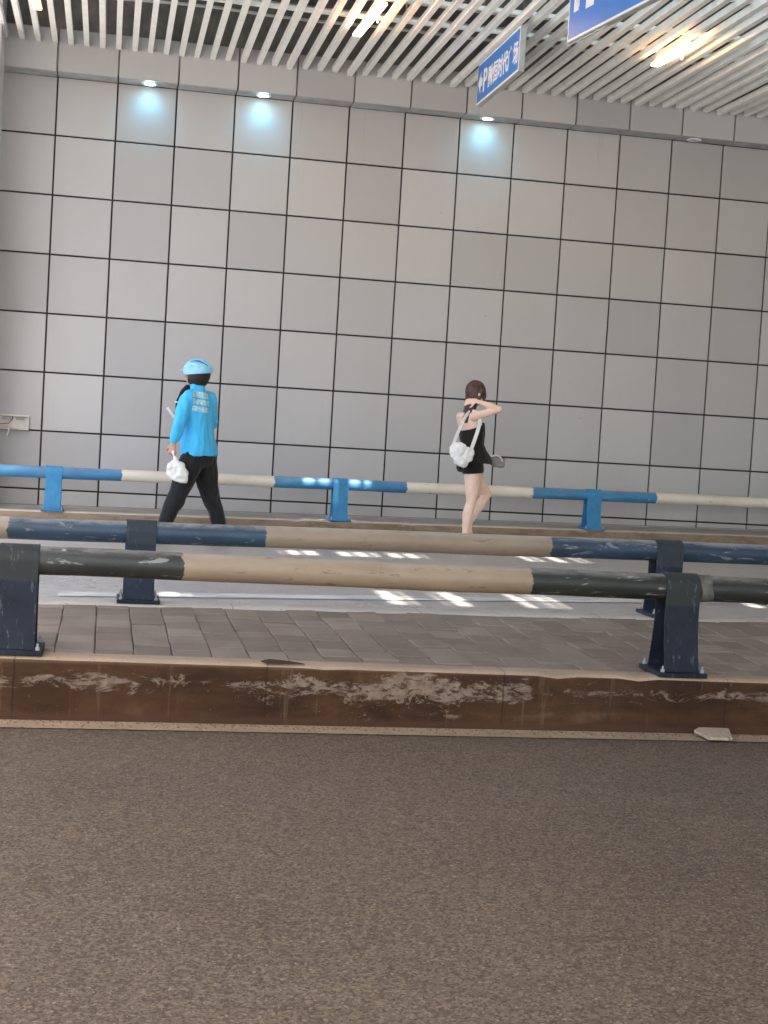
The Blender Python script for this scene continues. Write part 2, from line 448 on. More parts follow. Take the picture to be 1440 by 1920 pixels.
# ------------------------------------------------------------------ the panelled wall
WX, WZ, WY, PS = -.6445, 4.0322, 15.363, .6        # a joint crossing, wall plane and panel size
wall = empty('panel_wall', (3.0, WY, 0.28), 'grey square metal panel wall with thin black joints, filling the background', 'wall')
b = MB(); b.box(X0, X1, WY + .02, WY + .5, -.3, 6.1); b.build('backing', M_joint, wall)
def panels(bm, tone, x0, z0, z1, y, th=.02, g=.0086, low=None, tilt=.0022):
    tn = random.random(); ty = [random.uniform(-tilt, tilt) for _ in range(4)]
    bz = .004
    za = z0
    P = [(x0 + g, za + g), (x0 + PS - g, za + g), (x0 + PS - g, z1 - g), (x0 + g, z1 - g)]
    if low:
        P[0] = (P[0][0], low(P[0][0])); P[1] = (P[1][0], low(P[1][0]))
    cx = x0 + PS / 2; cz = (z0 + z1) / 2
    bk = [bm.verts.new((px_, y + th, pz)) for px_, pz in P]
    md = [bm.verts.new((px_, y + .003 + t, pz)) for (px_, pz), t in zip(P, ty)]
    fr = [bm.verts.new((px_ + math.copysign(bz, cx - px_), y + t, pz + math.copysign(bz, cz - pz))) for (px_, pz), t in zip(P, ty)]
    fs = [bm.faces.new(fr[::-1])]
    for A, B in ((bk, md), (md, fr)):
        for k in range(4): fs.append(bm.faces.new((A[k], A[(k + 1) % 4], B[(k + 1) % 4], B[k])))
    for f in fs: f[tone] = tn
bm = bmesh.new(); tone = bm.faces.layers.float.new('tone')
def z_base(x): return .275 + .0137 * x + .012
for i in range(-21, 40):
    x0 = WX + i * PS
    for j in range(0, 8):
        zt = WZ + PS - j * PS; zb = zt - PS
        lim = max(z_base(x0), z_base(x0 + PS))
        if zt < lim + .012: continue
        panels(bm, tone, x0, zb, zt - (.012 if j == 0 else 0), WY, low=z_base if zb < lim else None)
bmesh.ops.recalc_face_normals(bm, faces=bm.faces)
me = bpy.data.meshes.new('cladding'); bm.to_mesh(me); bm.free(); link_mesh('cladding', me, M_panel, wall)
# fascia and soffit above
FY, FZ = 15.09, 4.618
bm = bmesh.new(); tone = bm.faces.layers.float.new('tone')
for i in range(-21, 40):
    x0 = WX + i * PS
    panels(bm, tone, x0, FZ - .012, 5.04, FY, g=.0085)
bmesh.ops.recalc_face_normals(bm, faces=bm.faces)
me = bpy.data.meshes.new('fascia'); bm.to_mesh(me); bm.free(); link_mesh('fascia', me, M_panel, wall)
b = MB()
for i in range(-21, 40):
    x0 = WX + i * PS + .006; x1 = x0 + PS - .012
    b.box(x0, x1, FY + .022, WY - .002, FZ - .003 + random.uniform(-.003, .003), FZ + .015)
M_soffit = m_plain('soffit_metal', (.36, .37, .37), .38, .3, 9)
b.build('soffit', M_soffit, wall)
b = MB(); b.box(X0, X1, FY + .021, FY + .05, FZ + .02, 5.03); b.box(X0, X1, FY + .12, FY + .25, 5.031, 6.09); b.build('fascia_backing', m_plain('void_shade_grey', (.20, .195, .18), .9, .35, 5), wall)  # upper sheet's darker colour stands in for the fascia's shade above the slats
b = MB(); b.box(X0, X1, WY - .012, WY - .001, -.1, 0, zs=lambda x, y: (.273 + .0137 * x) if True else 0)
for v in b.bm.verts:
    v.co.z = (.28 + .0137 * v.co.x) + (.0 if v.co.z > .2 + .0137 * v.co.x else -.05)
b.build('skirting', m_plain('skirting_grey', (.33, .32, .30), .6), wall)

# pillar at the left edge
b = MB(); b.box(-1.90, -1.152, 14.55, 15.08, .25, 6.1); b.bevel(.008)
tag(b.build('pillar', m_plain('pillar_paint', (.5, .51, .51), .5, .08, 3)), 'pale grey pillar cut off by the left edge of the picture, in front of the panel wall', 'pillar')

# ------------------------------------------------------------------ roof with skylight slots
# slots that let the sun reach the far road (ground patch -> hole along the sun's path)
RZ = 6.1
def hole(x0, x1, y0, y1, z=.06):
    k = (RZ - z) / -SUN.z
    return (x0 - SUN.x * k, x1 - SUN.x * k, y0 - SUN.y * k, y1 - SUN.y * k)
holes = []
for a in ((2.0, 2.17), (2.40, 2.58), (2.98, 3.10), (3.17, 3.27)): holes.append(hole(a[0], a[1], 9.75, 10.5))
for a in ((4.80, 4.92), (5.12, 5.28)): holes.append(hole(a[0], a[1], 10.1, 10.9))
holes.append(hole(.40, .60, 9.85, 10.1))
for a in ((1.62, 1.95), (2.12, 2.5), (2.62, 2.95), (3.92, 4.06), (4.16, 4.30), (4.42, 4.52)): holes.append(hole(a[0], a[1], 12.95, 13.35 if a[0] < 3 else 13.9))
for a in ((1.93, 2.08), (2.14, 2.30), (2.42, 2.66)): holes.append(hole(a[0], a[1], 14.38, 14.58, .67))
SKY = (2.6, 7.0, 10.9, 12.2)     # the milky skylight above the slats
def grid_sheet(name, xs, ys, z, inside, th, mat, parent):
    bm = bmesh.new(); vv = {}
    def V(i, j):
        if (i, j) not in vv: vv[(i, j)] = bm.verts.new((xs[i], ys[j], z))
        return vv[(i, j)]
    for i in range(len(xs) - 1):
        for j in range(len(ys) - 1):
            cx = (xs[i] + xs[i + 1]) / 2; cy = (ys[j] + ys[j + 1]) / 2
            if any(h[0] < cx < h[1] and h[2] < cy < h[3] for h in inside): continue
            bm.faces.new((V(i, j), V(i + 1, j), V(i + 1, j + 1), V(i, j + 1)))
    me = bpy.data.meshes.new(name); bm.to_mesh(me); bm.free()
    o = link_mesh(name, me, mat, parent)
    md = o.modifiers.new('thick', 'SOLIDIFY'); md.thickness = th; md.offset = 1
    return o
roof = empty('canopy_roof', (3, 5, RZ), 'dark canopy roof with cable runs above the white ceiling slats', 'roof')
OPEN = (-1.6, 1.2, -16.0, -.95)      # unseen deck cut-out, added so more light enters from the left
allh = holes + [SKY, OPEN]
xs = sorted(set([-1.6, 40.0] + [h[0] for h in allh] + [h[1] for h in allh])); ys = sorted(set([-16.0, 15.9] + [h[2] for h in allh] + [h[3] for h in allh]))
grid_sheet('roof_deck', xs, ys, RZ, allh, .03, M_roof, roof)
m = Mat('milky_skylight', .5)
m.col((.8, .9, .92)); m.p.inputs['Transmission Weight'].default_value = 0
tr = m.new('ShaderNodeBsdfTranslucent'); tr.inputs[0].default_value = (.62, .72, .76, 1)
mx = m.new('ShaderNodeMixShader'); mx.inputs[0].default_value = .75
m.l.new(m.p.outputs[0], mx.inputs[1]); m.l.new(tr.outputs[0], mx.inputs[2])
m.l.new(mx.outputs[0], m.n['Material Output'].inputs[0])
b = MB(); b.box(SKY[0] - .05, SKY[1] + .05, SKY[2] - .05, SKY[3] + .05, RZ + .035, RZ + .045); b.build('skylight_panel', m.m, roof)
b = MB()
for i in range(5):
    x = SKY[0] + i * 1.2; b.box(x - .03, x + .03, SKY[2], SKY[3], RZ - .06, RZ - .001)
b.build('glazing_bar', M_steel, roof)
b = MB()
b.box(-1.6, 22, 13.9, 14.05, 5.35, 5.6); b.box(-1.6, 22, 12.82, 12.9, 5.45, 5.7)
for x in [-1.4 + 2.4 * k for k in range(10)]: b.box(x, x + .06, 12.85, 15.05, 5.62, 5.74)
b.build('ceiling_beam', M_duct, roof)
b = MB()
for (y, z, r) in ((13.55, 5.22, .012), (14.25, 5.28, .02), (14.45, 5.32, .03), (14.6, 5.26, .016)):
    b.tube([(-1.6 + .5 * k, y + .02 * sin(k), z + .01 * sin(k * 1.7)) for k in range(46)], r, 8)
b.build('cable', M_conduit, roof, 40)
b = MB()
for x in (-.9, .28, .62, 1.95, 3.3, 4.6, 5.9): b.tube([(x, 13.56, 5.22), (x, 13.56, 6.09)], .012, 8)
b.build('hanger_rod', M_steel, roof, 40)

# slatted ceiling
SLZ, SP = 4.885, .1564
ceil = empty('slat_ceiling', (3, 9, SLZ), 'long white slats hung side by side as an open ceiling over the road', 'ceiling')
b = MB()
k0 = int((-1.45) / SP); 
for k in range(k0, 90):
    x = -.0545 + k * SP + random.uniform(-.004, .004); wdt = .052
    dz = random.uniform(-.003, .003)
    rr = random.random()
    if rr < .12: dz -= random.uniform(.008, .022)
    a = random.uniform(-.004, .004); tl = random.uniform(-.003, .003)
    y0, y1 = 3.2, 15.085
    P = []
    for (yy, sx) in ((y0, a), (9.2, -a * .6), (y1, 0)):
        P.append([(x - wdt / 2 + sx - tl, yy, SLZ + dz), (x + wdt / 2 + sx - tl, yy, SLZ + dz), (x + wdt / 2 + sx + tl, yy, SLZ + dz + .062), (x - wdt / 2 + sx + tl, yy, SLZ + dz + .062)])
    vs = [[b.bm.verts.new(p) for p in q] for q in P]
    b.bm.faces.new(vs[0]); b.bm.faces.new(vs[-1][::-1])
    for q in range(2):
        for e in range(4): b.bm.faces.new((vs[q][e], vs[q + 1][e], vs[q + 1][(e + 1) % 4], vs[q][(e + 1) % 4]))
b.build('slat', M_white_slat, ceil)
b = MB()
for y in (4.0, 5.6, 8.6, 9.5, 11.55, 12.6, 13.25): b.box(-1.6, 14, y - .02, y + .02, SLZ + .066, SLZ + .10)
b.build('carrier_rail', M_white_slat, ceil)
b = MB()
for y in (8.6, 11.55, 13.25):
    for k in range(-1, 13): b.tube([(k * 1.1 + .3, y, SLZ + .10), (k * 1.1 + .3, y, RZ - .002)], .006, 6)
b.build('hanger_rod', M_steel, ceil, 40)

# ------------------------------------------------------------------ lamps
def spot(name, loc, energy, color, blend, size, parent, rad=.03, aim=None):
    l = bpy.data.lights.new(name, 'SPOT'); l.energy = energy; l.color = color; l.spot_size = size; l.spot_blend = blend
    l.shadow_soft_size = rad
    o = bpy.data.objects.new(name, l); C.objects.link(o); o.parent = parent; o.location = loc
    if aim: o.rotation_euler = Vector(aim).to_track_quat('-Z', 'Y').to_euler()
    return o
M_lit = m_emit('lamp_lit_cool', (.45, .85, 1.0), 13)
M_unlit = m_plain('lamp_lens_unlit', (.30, .31, .32), .3)
M_ring = m_plain('lamp_ring', (.80, .82, .82), .35)
M_ringo = m_plain('lamp_ring_white', (.9, .9, .9), .35)
spots = [(.271, 1), (1.429, 1), (3.814, 1), (6.146, 0)]
labs = ['lit round downlight in the soffit, furthest left, above the rider', 'lit round downlight in the soffit, second from the left',
        'lit round downlight in the soffit directly below the blue parking sign', 'unlit round downlight with a white ring in the soffit at far right']
def ringmesh(b, r0, r1, z0, z1, n=28):
    q = []
    for k in range(n):
        a = 2 * pi * k / n
        q.append([b.bm.verts.new((r * cos(a), r * sin(a), z)) for r, z in ((r0, z1), (r0, z0), (r1, z0), (r1, z1))])
    for k in range(n):
        for e in range(4): b.bm.faces.new((q[k][e], q[(k + 1) % n][e], q[(k + 1) % n][(e + 1) % 4], q[k][(e + 1) % 4]))
for (x, on), lab in zip(spots, labs):
    t = empty('downlight', (0, 0, 0), lab, 'downlight', 'downlights in the soffit')
    b = MB(); ringmesh(b, .052, .078, -.012, 0); b.build('rim', M_ringo if not on else M_ring, t, 40)
    b = MB(); b.tube([(0, 0, -.004), (0, 0, -.0005)], .051, 28); b.build('lens', M_lit if on else M_unlit, t, 40)
    t.location = (x, 15.21, FZ - .005)
    if on: spot('downlight_beam', (0, 0.03, -.02), 2.3, (.05, .60, 1.0), 1.0, radians(140), t, .05)
M_dim = m_emit('lamp_dim_warm', (.95, .45, .20), .9)
M_tube = m_emit('lamp_lit_warm', (1.0, .58, .27), 11)
tubes = [((4.886, 13.192), (4.95, 12.433), 'lit warm tube lamp among the slats at right, with a tab hanging beside it'),
         ((2.068, 13.301), (2.109, 12.25), 'lit warm tube lamp among the slats near the top centre'),
         ((-.775, 13.62), (-.79, 12.7), 'dim orange lamp above the slats at the top left corner')]
for (p, q, lab) in tubes:
    t = empty('tube_lamp', (0, 0, 0), lab, 'ceiling lamp', 'warm lamps in the slat ceiling')
    L = math.hypot(q[0] - p[0], q[1] - p[1]) / 2
    b = MB(); b.box(-.040, .040, -L, L, -.030, 0); b.bevel(.013, 3); b.build('diffuser', M_tube if p[0] > 0 else M_dim, t, 50)
    b = MB(); b.box(-.022, .022, -L + .02, L - .02, .001, .022); b.bevel(.004); b.build('housing', M_ring, t)
    b = MB(); b.box(.05, .062, -L * .2, -L * .2 + .02, -.06, .03); b.build('mounting_clip', M_ring, t)
    t.location = ((p[0] + q[0]) / 2, (p[1] + q[1]) / 2, 4.825); t.rotation_euler = (0, 0, math.atan2(q[1] - p[1], q[0] - p[0]) + pi / 2)
    if p[0] < 0: continue
    l = bpy.data.lights.new('tube_glow', 'AREA'); l.shape = 'RECTANGLE'; l.size = .09; l.size_y = L * 2; l.energy = 1.2; l.color = (1, .70, .40)
    o = bpy.data.objects.new('tube_glow', l); C.objects.link(o); o.parent = t; o.location = (0, 0, -.035)

# ------------------------------------------------------------------ guard rails
RP = .0575
def strap_profile(rin, zc, zb, t=.0055):
    """closed outline in (y, z) of an inverted U strap bent over the pipe, feet at zb"""
    out, inn = [], []
    n = 14
    for k in range(n + 1):
        a = pi * k / n
        out.append((-(rin + t) * cos(a), zc + (rin + t) * sin(a))); inn.append((-rin * cos(a), zc + rin * sin(a)))
    def leg(s, off):
        pts = []
        for k in range(1, 9):
            q = k / 8; z = zc + (zb - zc) * q
            y = (rin * (1 - .16 * sin(pi * min(1, q * 1.15))) + .034 * q * q) + off
            pts.append((s * y, z))
        return pts
    lo = leg(-1, t); li = leg(-1, 0); ro = leg(1, t); ri = leg(1, 0)
    return lo[::-1] + out + ro + ri[::-1] + inn[::-1] + li
def post_mesh(b, w, h, zc):
    pr = strap_profile(RP + .002, zc, .022)
    # build as strips so the concave outline shades well
    n = len(pr); half = n // 2
    outer = pr[:half]; inner = pr[half:][::-1]
    q = []
    for (yo, zo), (yi, zi) in zip(outer, inner):
        fl = 1 + .10 * max(0, 1 - (zo - .022) / .16) * 0
        q.append([b.bm.verts.new((sx * w / 2 * fl, y, z)) for sx, y, z in ((-1, yo, zo), (1, yo, zo), (1, yi, zi), (-1, yi, zi))])
    for i in range(len(q) - 1):
        for e in range(4): b.bm.faces.new((q[i][e], q[i + 1][e], q[i + 1][(e + 1) % 4], q[i][(e + 1) % 4]))
    b.bm.faces.new(q[0]); b.bm.faces.new(q[-1][::-1])
def railing(Y, zpipe, ztop, xs, mp, mpost, label, xr, pw=.155):
    root = empty('guard_rail', (xs[len(xs) // 2], Y, ztop(xs[len(xs) // 2])), label, 'guard rail', None)
    b = MB(); n = 160
    b.tube([(xr[0] + (xr[1] - xr[0]) * i / n, Y + .003 * noise.noise(Vector((i * .21, Y, 0))), zpipe(xr[0] + (xr[1] - xr[0]) * i / n) + .004 * noise.noise(Vector((i * .17, Y, 5)))) for i in range(n + 1)], RP, 32)
    b.build('pipe', mp, root, 50)
    for i, x in enumerate(xs):
        zb = ztop(x); zc = zpipe(x) - zb
        b = MB(); post_mesh(b, pw, zc, zc)
        bmesh.ops.transform(b.bm, matrix=Matrix.Translation((x, Y, zb)) @ Matrix.Rotation(random.uniform(-.012, .012), 4, 'Z'), verts=b.bm.verts)
        p = b.build('post', mpost, root, 40)
        b = MB(); b.box(x - .11, x + .11, Y - .125, Y + .125, zb + .001, zb + .021); b.bevel(.003)
        b.build('base_plate', mpost, p)
        for sx in (-1, 1):
            for sy in (-1, 1):
                b = MB(); b.tube([(x + sx * .09, Y + sy * .108, zb + .0215), (x + sx * .09, Y + sy * .108, zb + .034)], .0095, 6)
                b.tube([(x + sx * .09, Y + sy * .108, zb + .034), (x + sx * .09, Y + sy * .108, zb + .048)], .0045, 8)
                b.build('bolt', M_steel, p, 30)
    return root
railing(5.975, lambda x: .627 - .0015 * x, z_nk, [-3.11, -.312, 2.487, 5.29], M_rail_near, M_post_near,
        'nearest guard rail, dark grey green and cream bands, bolted to the stained kerb', (-5, 8))
railing(7.665, lambda x: .627 + .009 * x, z_mk, [-2.69, .208, 3.105, 6.0], M_rail_mid, M_post_mid,
        'middle guard rail with faded navy and cream bands at the back of the paving', (-6, 9))
railing(14.56, lambda x: .648 + .0098 * x, z_fk, [-3.22, -.472, 2.358, 5.04, 7.8], M_rail_far, M_post_far,
        'furthest guard rail, bright blue and white, running along the foot of the panel wall', (-8, 12))

nr = [o for o in bpy.data.objects if o.name == 'guard_rail'][0]
b = MB()
b.tube([(2.575 + .004 * k, 5.975, .627 - .0015 * 2.6 + .0012 * sin(k * 2.1)) for k in range(13)], [RP + .0015 + .0012 * abs(sin(k * 1.7)) for k in range(13)], 32)
b.build('tape_wrap', m_plain('old_tape', (.13, .125, .105), .8, .45, 22, 0, .3, .4), nr, 50)
for x in (-1.71, 1.09, 3.9):
    b = MB(); b.tube([(x + .05 + .006 * k, 5.975, .627 - .0015 * x) for k in range(3)], [RP + .0006, RP + .0018, RP + .0006], 32); b.build('weld_seam', M_rail_near, nr, 60)

# ------------------------------------------------------------------ signs
def text_mesh(body, size, mat, name, parent, M, bold=.0, sx=1.0):
    cu = bpy.data.curves.new('letters', 'FONT'); cu.body = body; cu.size = size; cu.extrude = .001; cu.offset = bold
    cu.align_x = 'LEFT'
    o = bpy.data.objects.new('letters_tmp', cu); C.objects.link(o)
    bpy.context.view_layer.update()
    dg = bpy.context.evaluated_depsgraph_get()
    me = bpy.data.meshes.new_from_object(o.evaluated_get(dg))
    bpy.data.objects.remove(o); bpy.data.curves.remove(cu)
    me.transform(M @ Matrix.Diagonal((sx, 1, 1, 1)))
    me.materials.clear()
    return link_mesh(name, me, mat, parent)
M_blue = m_plain('sign_blue', (.035, .20, .66), .35, .08, 3, 0, .5)
M_wsign = m_plain('sign_white', (.85, .87, .88), .4, .05)
M_frame = m_plain('sign_frame', (.42, .44, .44), .45, .15, 10, .2)
def sign(name, L, H, org, dirv, label, content):
    """board whose face looks to the left; u runs along the board from far to near"""
    u = Vector(dirv).normalized(); up = Vector((0, 0, 1)); nrm = u.cross(up)
    M = Matrix.Translation(org) @ Matrix((( u.x, up.x, nrm.x, 0), (u.y, up.y, nrm.y, 0), (u.z, up.z, nrm.z, 0), (0, 0, 0, 1)))
    t = empty(name, M @ Vector((L / 2, 0, -.02)), label, 'sign')
    b = MB(); b.box(0, L, 0, H, -.05, 0, M=M); b.build('board', M_frame, t)
    b = MB(); b.box(.006, L - .006, .006, H - .006, .0005, .003, M=M); b.build('border', M_wsign, t)
    g = .022
    b = MB(); b.box(g, L - g, g, H - g, .0035, .0055, M=M); b.build('face', M_blue, t)
    content(t, M, L, H)
    for q in (.12, .62):
        b = MB(); b.box(q * L, q * L + .045, H, H + .13, -.045, -.005, M=M); b.build('bracket', M_frame, t)
    return t
def park(t, M, L, H):
    z = .0065
    b = MB()      # arrow pointing left
    pts = [(.06, .195), (.155, .30), (.155, .235), (.215, .235), (.215, .155), (.155, .155), (.155, .09)]
    b.prism([M @ Vector((x, y, z)) for x, y in pts], (M.to_3x3() @ Vector((0, 0, .002)))); b.build('arrow', M_wsign, t)
    text_mesh('P', .30, M_wsign, 'letter', t, M @ Matrix.Translation((.235, .09, z)), .006)
    for i, ch in enumerate('融恒时代广场'):
        text_mesh(ch, .21, M_wsign, 'letter', t, M @ Matrix.Translation((.425 + i * .173, .105, z)), .004, .82)
sign('parking_sign', 1.49, .40, (3.40, 14.04, 4.452), (0, -1, 0),
     'blue hanging sign with left arrow, P and white Chinese characters, under the slats', park)
def park2(t, M, L, H):
    z = .0065
    strokes = [(.10, .13, .18, .40), (.155, .155, .19, .40), (.30, .11, .43, .24)]
    b = MB()
    for x0, y0, x1, y1 in strokes: b.box(x0, x1, y0 + .08, y1 + .06, z, z + .002, M=M)
    b.build('lettering', M_wsign, t)
    for pts in ([(.66, .17), (.70, .155), (.76, .24), (.77, .40), (.71, .40), (.70, .27)], [(.86, .24), (.90, .22), (.95, .40), (.90, .40)]):
        b = MB(); b.prism([M @ Vector((x, y, z)) for x, y in pts], (M.to_3x3() @ Vector((0, 0, .002)))); b.build('lettering', M_wsign, t)
d2 = Vector((.193, -1.285, 0)).normalized()
sign('direction_sign', 1.9, .56, (3.351, 10.998, 4.30), d2,
     'large blue sign with pale frame cut off by the top edge of the picture', park2)
# torn plastic strip along the lower edge of the big sign
b = MB()
pts = [Vector((3.351, 10.998, 4.285)) + d2 * (.02 + .05 * k) + Vector((-.012, 0, -.012 * abs(sin(k * 1.9)) - .004)) for k in range(14)]
b.tube(pts, .005, 6); tag(b.build('loose_strip', M_conduit, None, 60), 'loose pale plastic strip hanging along the lower edge of the large blue sign', 'plastic strip')

# ------------------------------------------------------------------ small things
M_boxm = m_plain('box_plastic', (.62, .61, .56), .5, .12, 8)
t = empty('trunking_box', (-.95, WY, 1.03), 'pale open trunking box with loose wires on the wall, cut by the left edge', 'electrical box')
b = MB()
b.box(-1.35, -.772, WY - .012, WY - .001, 1.028, 1.182)
for z0, z1 in ((1.028, 1.04), (1.165, 1.182)): b.box(-1.35, -.772, WY - .055, WY - .0125, z0, z1)
b.box(-.784, -.772, WY - .055, WY - .0125, 1.0405, 1.1645); b.bevel(.002); b.build('casing', M_boxm, t)
b = MB(); b.box(-.90, -.82, WY - .025, WY - .013, 1.13, 1.155); b.build('terminal', M_steel, t)
b = MB(); b.box(-1.04, -.95, WY - .025, WY - .013, 1.125, 1.158); b.build('terminal', M_steel, t)
b = MB(); b.tube([(-.93, WY - .03, 1.18), (-.94, WY - .04, 1.13), (-.97, WY - .06, 1.09), (-1.06, WY - .05, 1.08)], .004, 6); b.build('wire', m_plain('wire_black', (.03, .03, .03), .5), t, 50)
b = MB(); b.tube([(-1.08, WY - .06, 1.07), (-1.0, WY - .07, 1.06), (-.95, WY - .065, 1.05), (-.86, WY - .06, 1.03)], .007, 6); b.build('wire', m_plain('wire_pink', (.62, .45, .40), .5), t, 50)
b = MB(); b.tube([(-.98, WY - .06, 1.06), (-.965, WY - .07, 1.02), (-.975, WY - .07, .98), (-.985, WY - .065, .94)], [.006, .009, .008, .004], 6); b.build('wire', M_conduit, t, 50)

# broken tile lying against the kerb
b = MB(); pts = [(2.585, 5.70), (2.69, 5.695), (2.735, 5.835), (2.60, 5.842), (2.56, 5.80)]
b.prism([(x - .03, y + .0, .010 + (y - 5.7) * .10) for x, y in pts], (0, 0, .013)); b.bevel(.002)
m = Mat('litter_card', .6); m.col(m.ramp(m.noise(22, 5, .7), [(.35, (.36, .27, .17)), (.56, (.52, .42, .30)), (.66, (.16, .10, .05))])); 
tag(b.build('litter', m.m), 'flattened cream scrap of card lying on the road against the kerb', 'litter')
M_leaf = m_plain('leaf_brown', (.05, .028, .014), .8)
b = MB(); pts = [(.665, 5.862, .262), (.70, 5.878, .268), (.78, 5.868, .264), (.845, 5.858, .256), (.76, 5.852, .257), (.69, 5.850, .256)]
b.prism(pts, (0, .002, .004)); tag(b.build('dry_leaf', M_leaf), 'dark dry strip of bark or leaf lying on the cream edge of the near kerb', 'leaf')
bm = bmesh.new(); rg = random.Random(11)
for k in range(900):
    near = rg.random() < .7
    x = rg.uniform(-.7, 3.6); y = (5.845 - abs(rg.gauss(0, .05))) if near else rg.uniform(3.0, 5.8); z = .004 if y > 5.71 else 0
    r = rg.uniform(.0015, .0045) * (1 if near else .8)
    a = rg.uniform(0, 6)
    bmesh.ops.create_icosphere(bm, subdivisions=1, radius=r, matrix=Matrix.Translation((x, y, z + r * .5)) @ Matrix.Rotation(a, 4, 'Z') @ Matrix.Diagonal((1.3, .9, .7, 1)))
me = bpy.data.meshes.new('grit'); bm.to_mesh(me); bm.free()
tag(link_mesh('grit', me, m_plain('grit_stone', (.20, .15, .10), .9, .6, 300)), kind='stuff')

# ------------------------------------------------------------------ people
V = Vector
class Blob:
    """overlapping tapered limbs and rounded masses fused into one continuous skin"""
    def __init__(s): s.bm = bmesh.new()
    def limb(s, pts, rs, n=14, flat=None):
        """tapered limb through points; flat = (axis, factor) squeezes the section along a world axis"""
        pts = [V(p) for p in pts]
        P, Rr = [], []
        d0 = (pts[1] - pts[0]).normalized(); d1 = (pts[-1] - pts[-2]).normalized()
        for k in range(4): a = pi / 2 * (1 - k / 4); P.append(pts[0] - d0 * rs[0] * sin(a)); Rr.append(max(rs[0] * cos(a), rs[0] * .08))
        for i in range(len(pts) - 1):
            L = 5
            for k in range(L):
                t = k / L; p0 = pts[max(i - 1, 0)]; p1 = pts[i]; p2 = pts[i + 1]; p3 = pts[min(i + 2, len(pts) - 1)]
                q = .5 * ((2 * p1) + (p2 - p0) * t + (2 * p0 - 5 * p1 + 4 * p2 - p3) * t * t + (3 * p1 - p0 - 3 * p2 + p3) * t ** 3)
                P.append(q if len(pts) > 2 else p1.lerp(p2, t)); tt = t * t * (3 - 2 * t); Rr.append(rs[i] * (1 - tt) + rs[i + 1] * tt)
        for k in range(5): a = pi / 2 * k / 4.2; P.append(pts[-1] + d1 * rs[-1] * sin(a)); Rr.append(max(rs[-1] * cos(a), rs[-1] * .08))
        rings = []; ref = V((0.03, 1, 0.07))
        for i, p in enumerate(P):
            d = (P[min(i + 1, len(P) - 1)] - P[max(i - 1, 0)])
            d = d.normalized() if d.length > 1e-6 else d0
            a = d.cross(ref)
            if a.length < .15: a = d.cross(V((1, 0, .1)))
            a.normalize(); b = d.cross(a).normalized(); ring = []
            for k in range(n):
                o = (a * cos(2 * pi * k / n) + b * sin(2 * pi * k / n)) * Rr[i]
                if flat: ax = V(flat[0]).normalized(); o = o - ax * o.dot(ax) * (1 - flat[1])
                ring.append(s.bm.verts.new(p + o))
            rings.append(ring)
        for i in range(len(rings) - 1):
            for k in range(n): s.bm.faces.new((rings[i][k], rings[i][(k + 1) % n], rings[i + 1][(k + 1) % n], rings[i + 1][k]))
        s.bm.faces.new(rings[0][::-1]); s.bm.faces.new(rings[-1]); return s
    def ell(s, c, r, rot=None, n=18):
        M = Matrix.Translation(c) @ (rot.to_4x4() if rot else Matrix.Identity(4)) @ Matrix.Diagonal((*r, 1))
        bmesh.ops.create_uvsphere(s.bm, u_segments=n, v_segments=n // 2 + 2, radius=1, matrix=M); return s
    def loft(s, rings, side, fwd, n=26, power=2.3):
        """rings: (centre, half width along side, half depth along fwd)"""
        side = V(side).normalized(); fwd = V(fwd).normalized(); q = []
        for c, a, b in rings:
            ring = []
            for k in range(n):
                t = 2 * pi * k / n; cx, sy = cos(t), sin(t)
                x = math.copysign(abs(cx) ** (2 / power), cx) * a; y = math.copysign(abs(sy) ** (2 / power), sy) * b
                ring.append(s.bm.verts.new(V(c) + side * x + fwd * y))
            q.append(ring)
        for i in range(len(q) - 1):
            for k in range(n): s.bm.faces.new((q[i][k], q[i][(k + 1) % n], q[i + 1][(k + 1) % n], q[i + 1][k]))
        s.bm.faces.new(q[0][::-1]); s.bm.faces.new(q[-1]); return s
    def build(s, name, mat, parent, voxel=.008, smooth=4, wrinkle=0, wsc=9, cut=None, wdir=None):
        bmesh.ops.recalc_face_normals(s.bm, faces=s.bm.faces)
        me = bpy.data.meshes.new('tmp'); s.bm.to_mesh(me); s.bm.free()
        o = bpy.data.objects.new('tmp', me); C.objects.link(o)
        r = o.modifiers.new('r', 'REMESH'); r.mode = 'VOXEL'; r.voxel_size = voxel; r.use_smooth_shade = True
        sm = o.modifiers.new('s', 'SMOOTH'); sm.factor = .5; sm.iterations = smooth
        bpy.context.view_layer.update()
        ev = o.evaluated_get(bpy.context.evaluated_depsgraph_get())
        m2 = bpy.data.meshes.new_from_object(ev); m2.name = name
        bpy.data.objects.remove(o); bpy.data.meshes.remove(me)
        if wrinkle or cut:
            bm = bmesh.new(); bm.from_mesh(m2)
            if cut:
                for co, no in cut: bmesh.ops.bisect_plane(bm, geom=bm.verts[:] + bm.edges[:] + bm.faces[:], plane_co=co, plane_no=no, clear_outer=True)
            if wrinkle:
                bm.normal_update()
                for v in bm.verts:
                    p = v.co
                    if wdir: p = V((p.x * wdir[0], p.y * wdir[1], p.z * wdir[2]))
                    f = noise.noise(p * wsc) + .5 * noise.noise(p * wsc * 2.3)
                    v.co = v.co + v.normal * f * wrinkle
            bm.to_mesh(m2); bm.free()
        for p in m2.polygons: p.use_smooth = True
        m2.materials.clear()
        return link_mesh(name, m2, mat, parent)

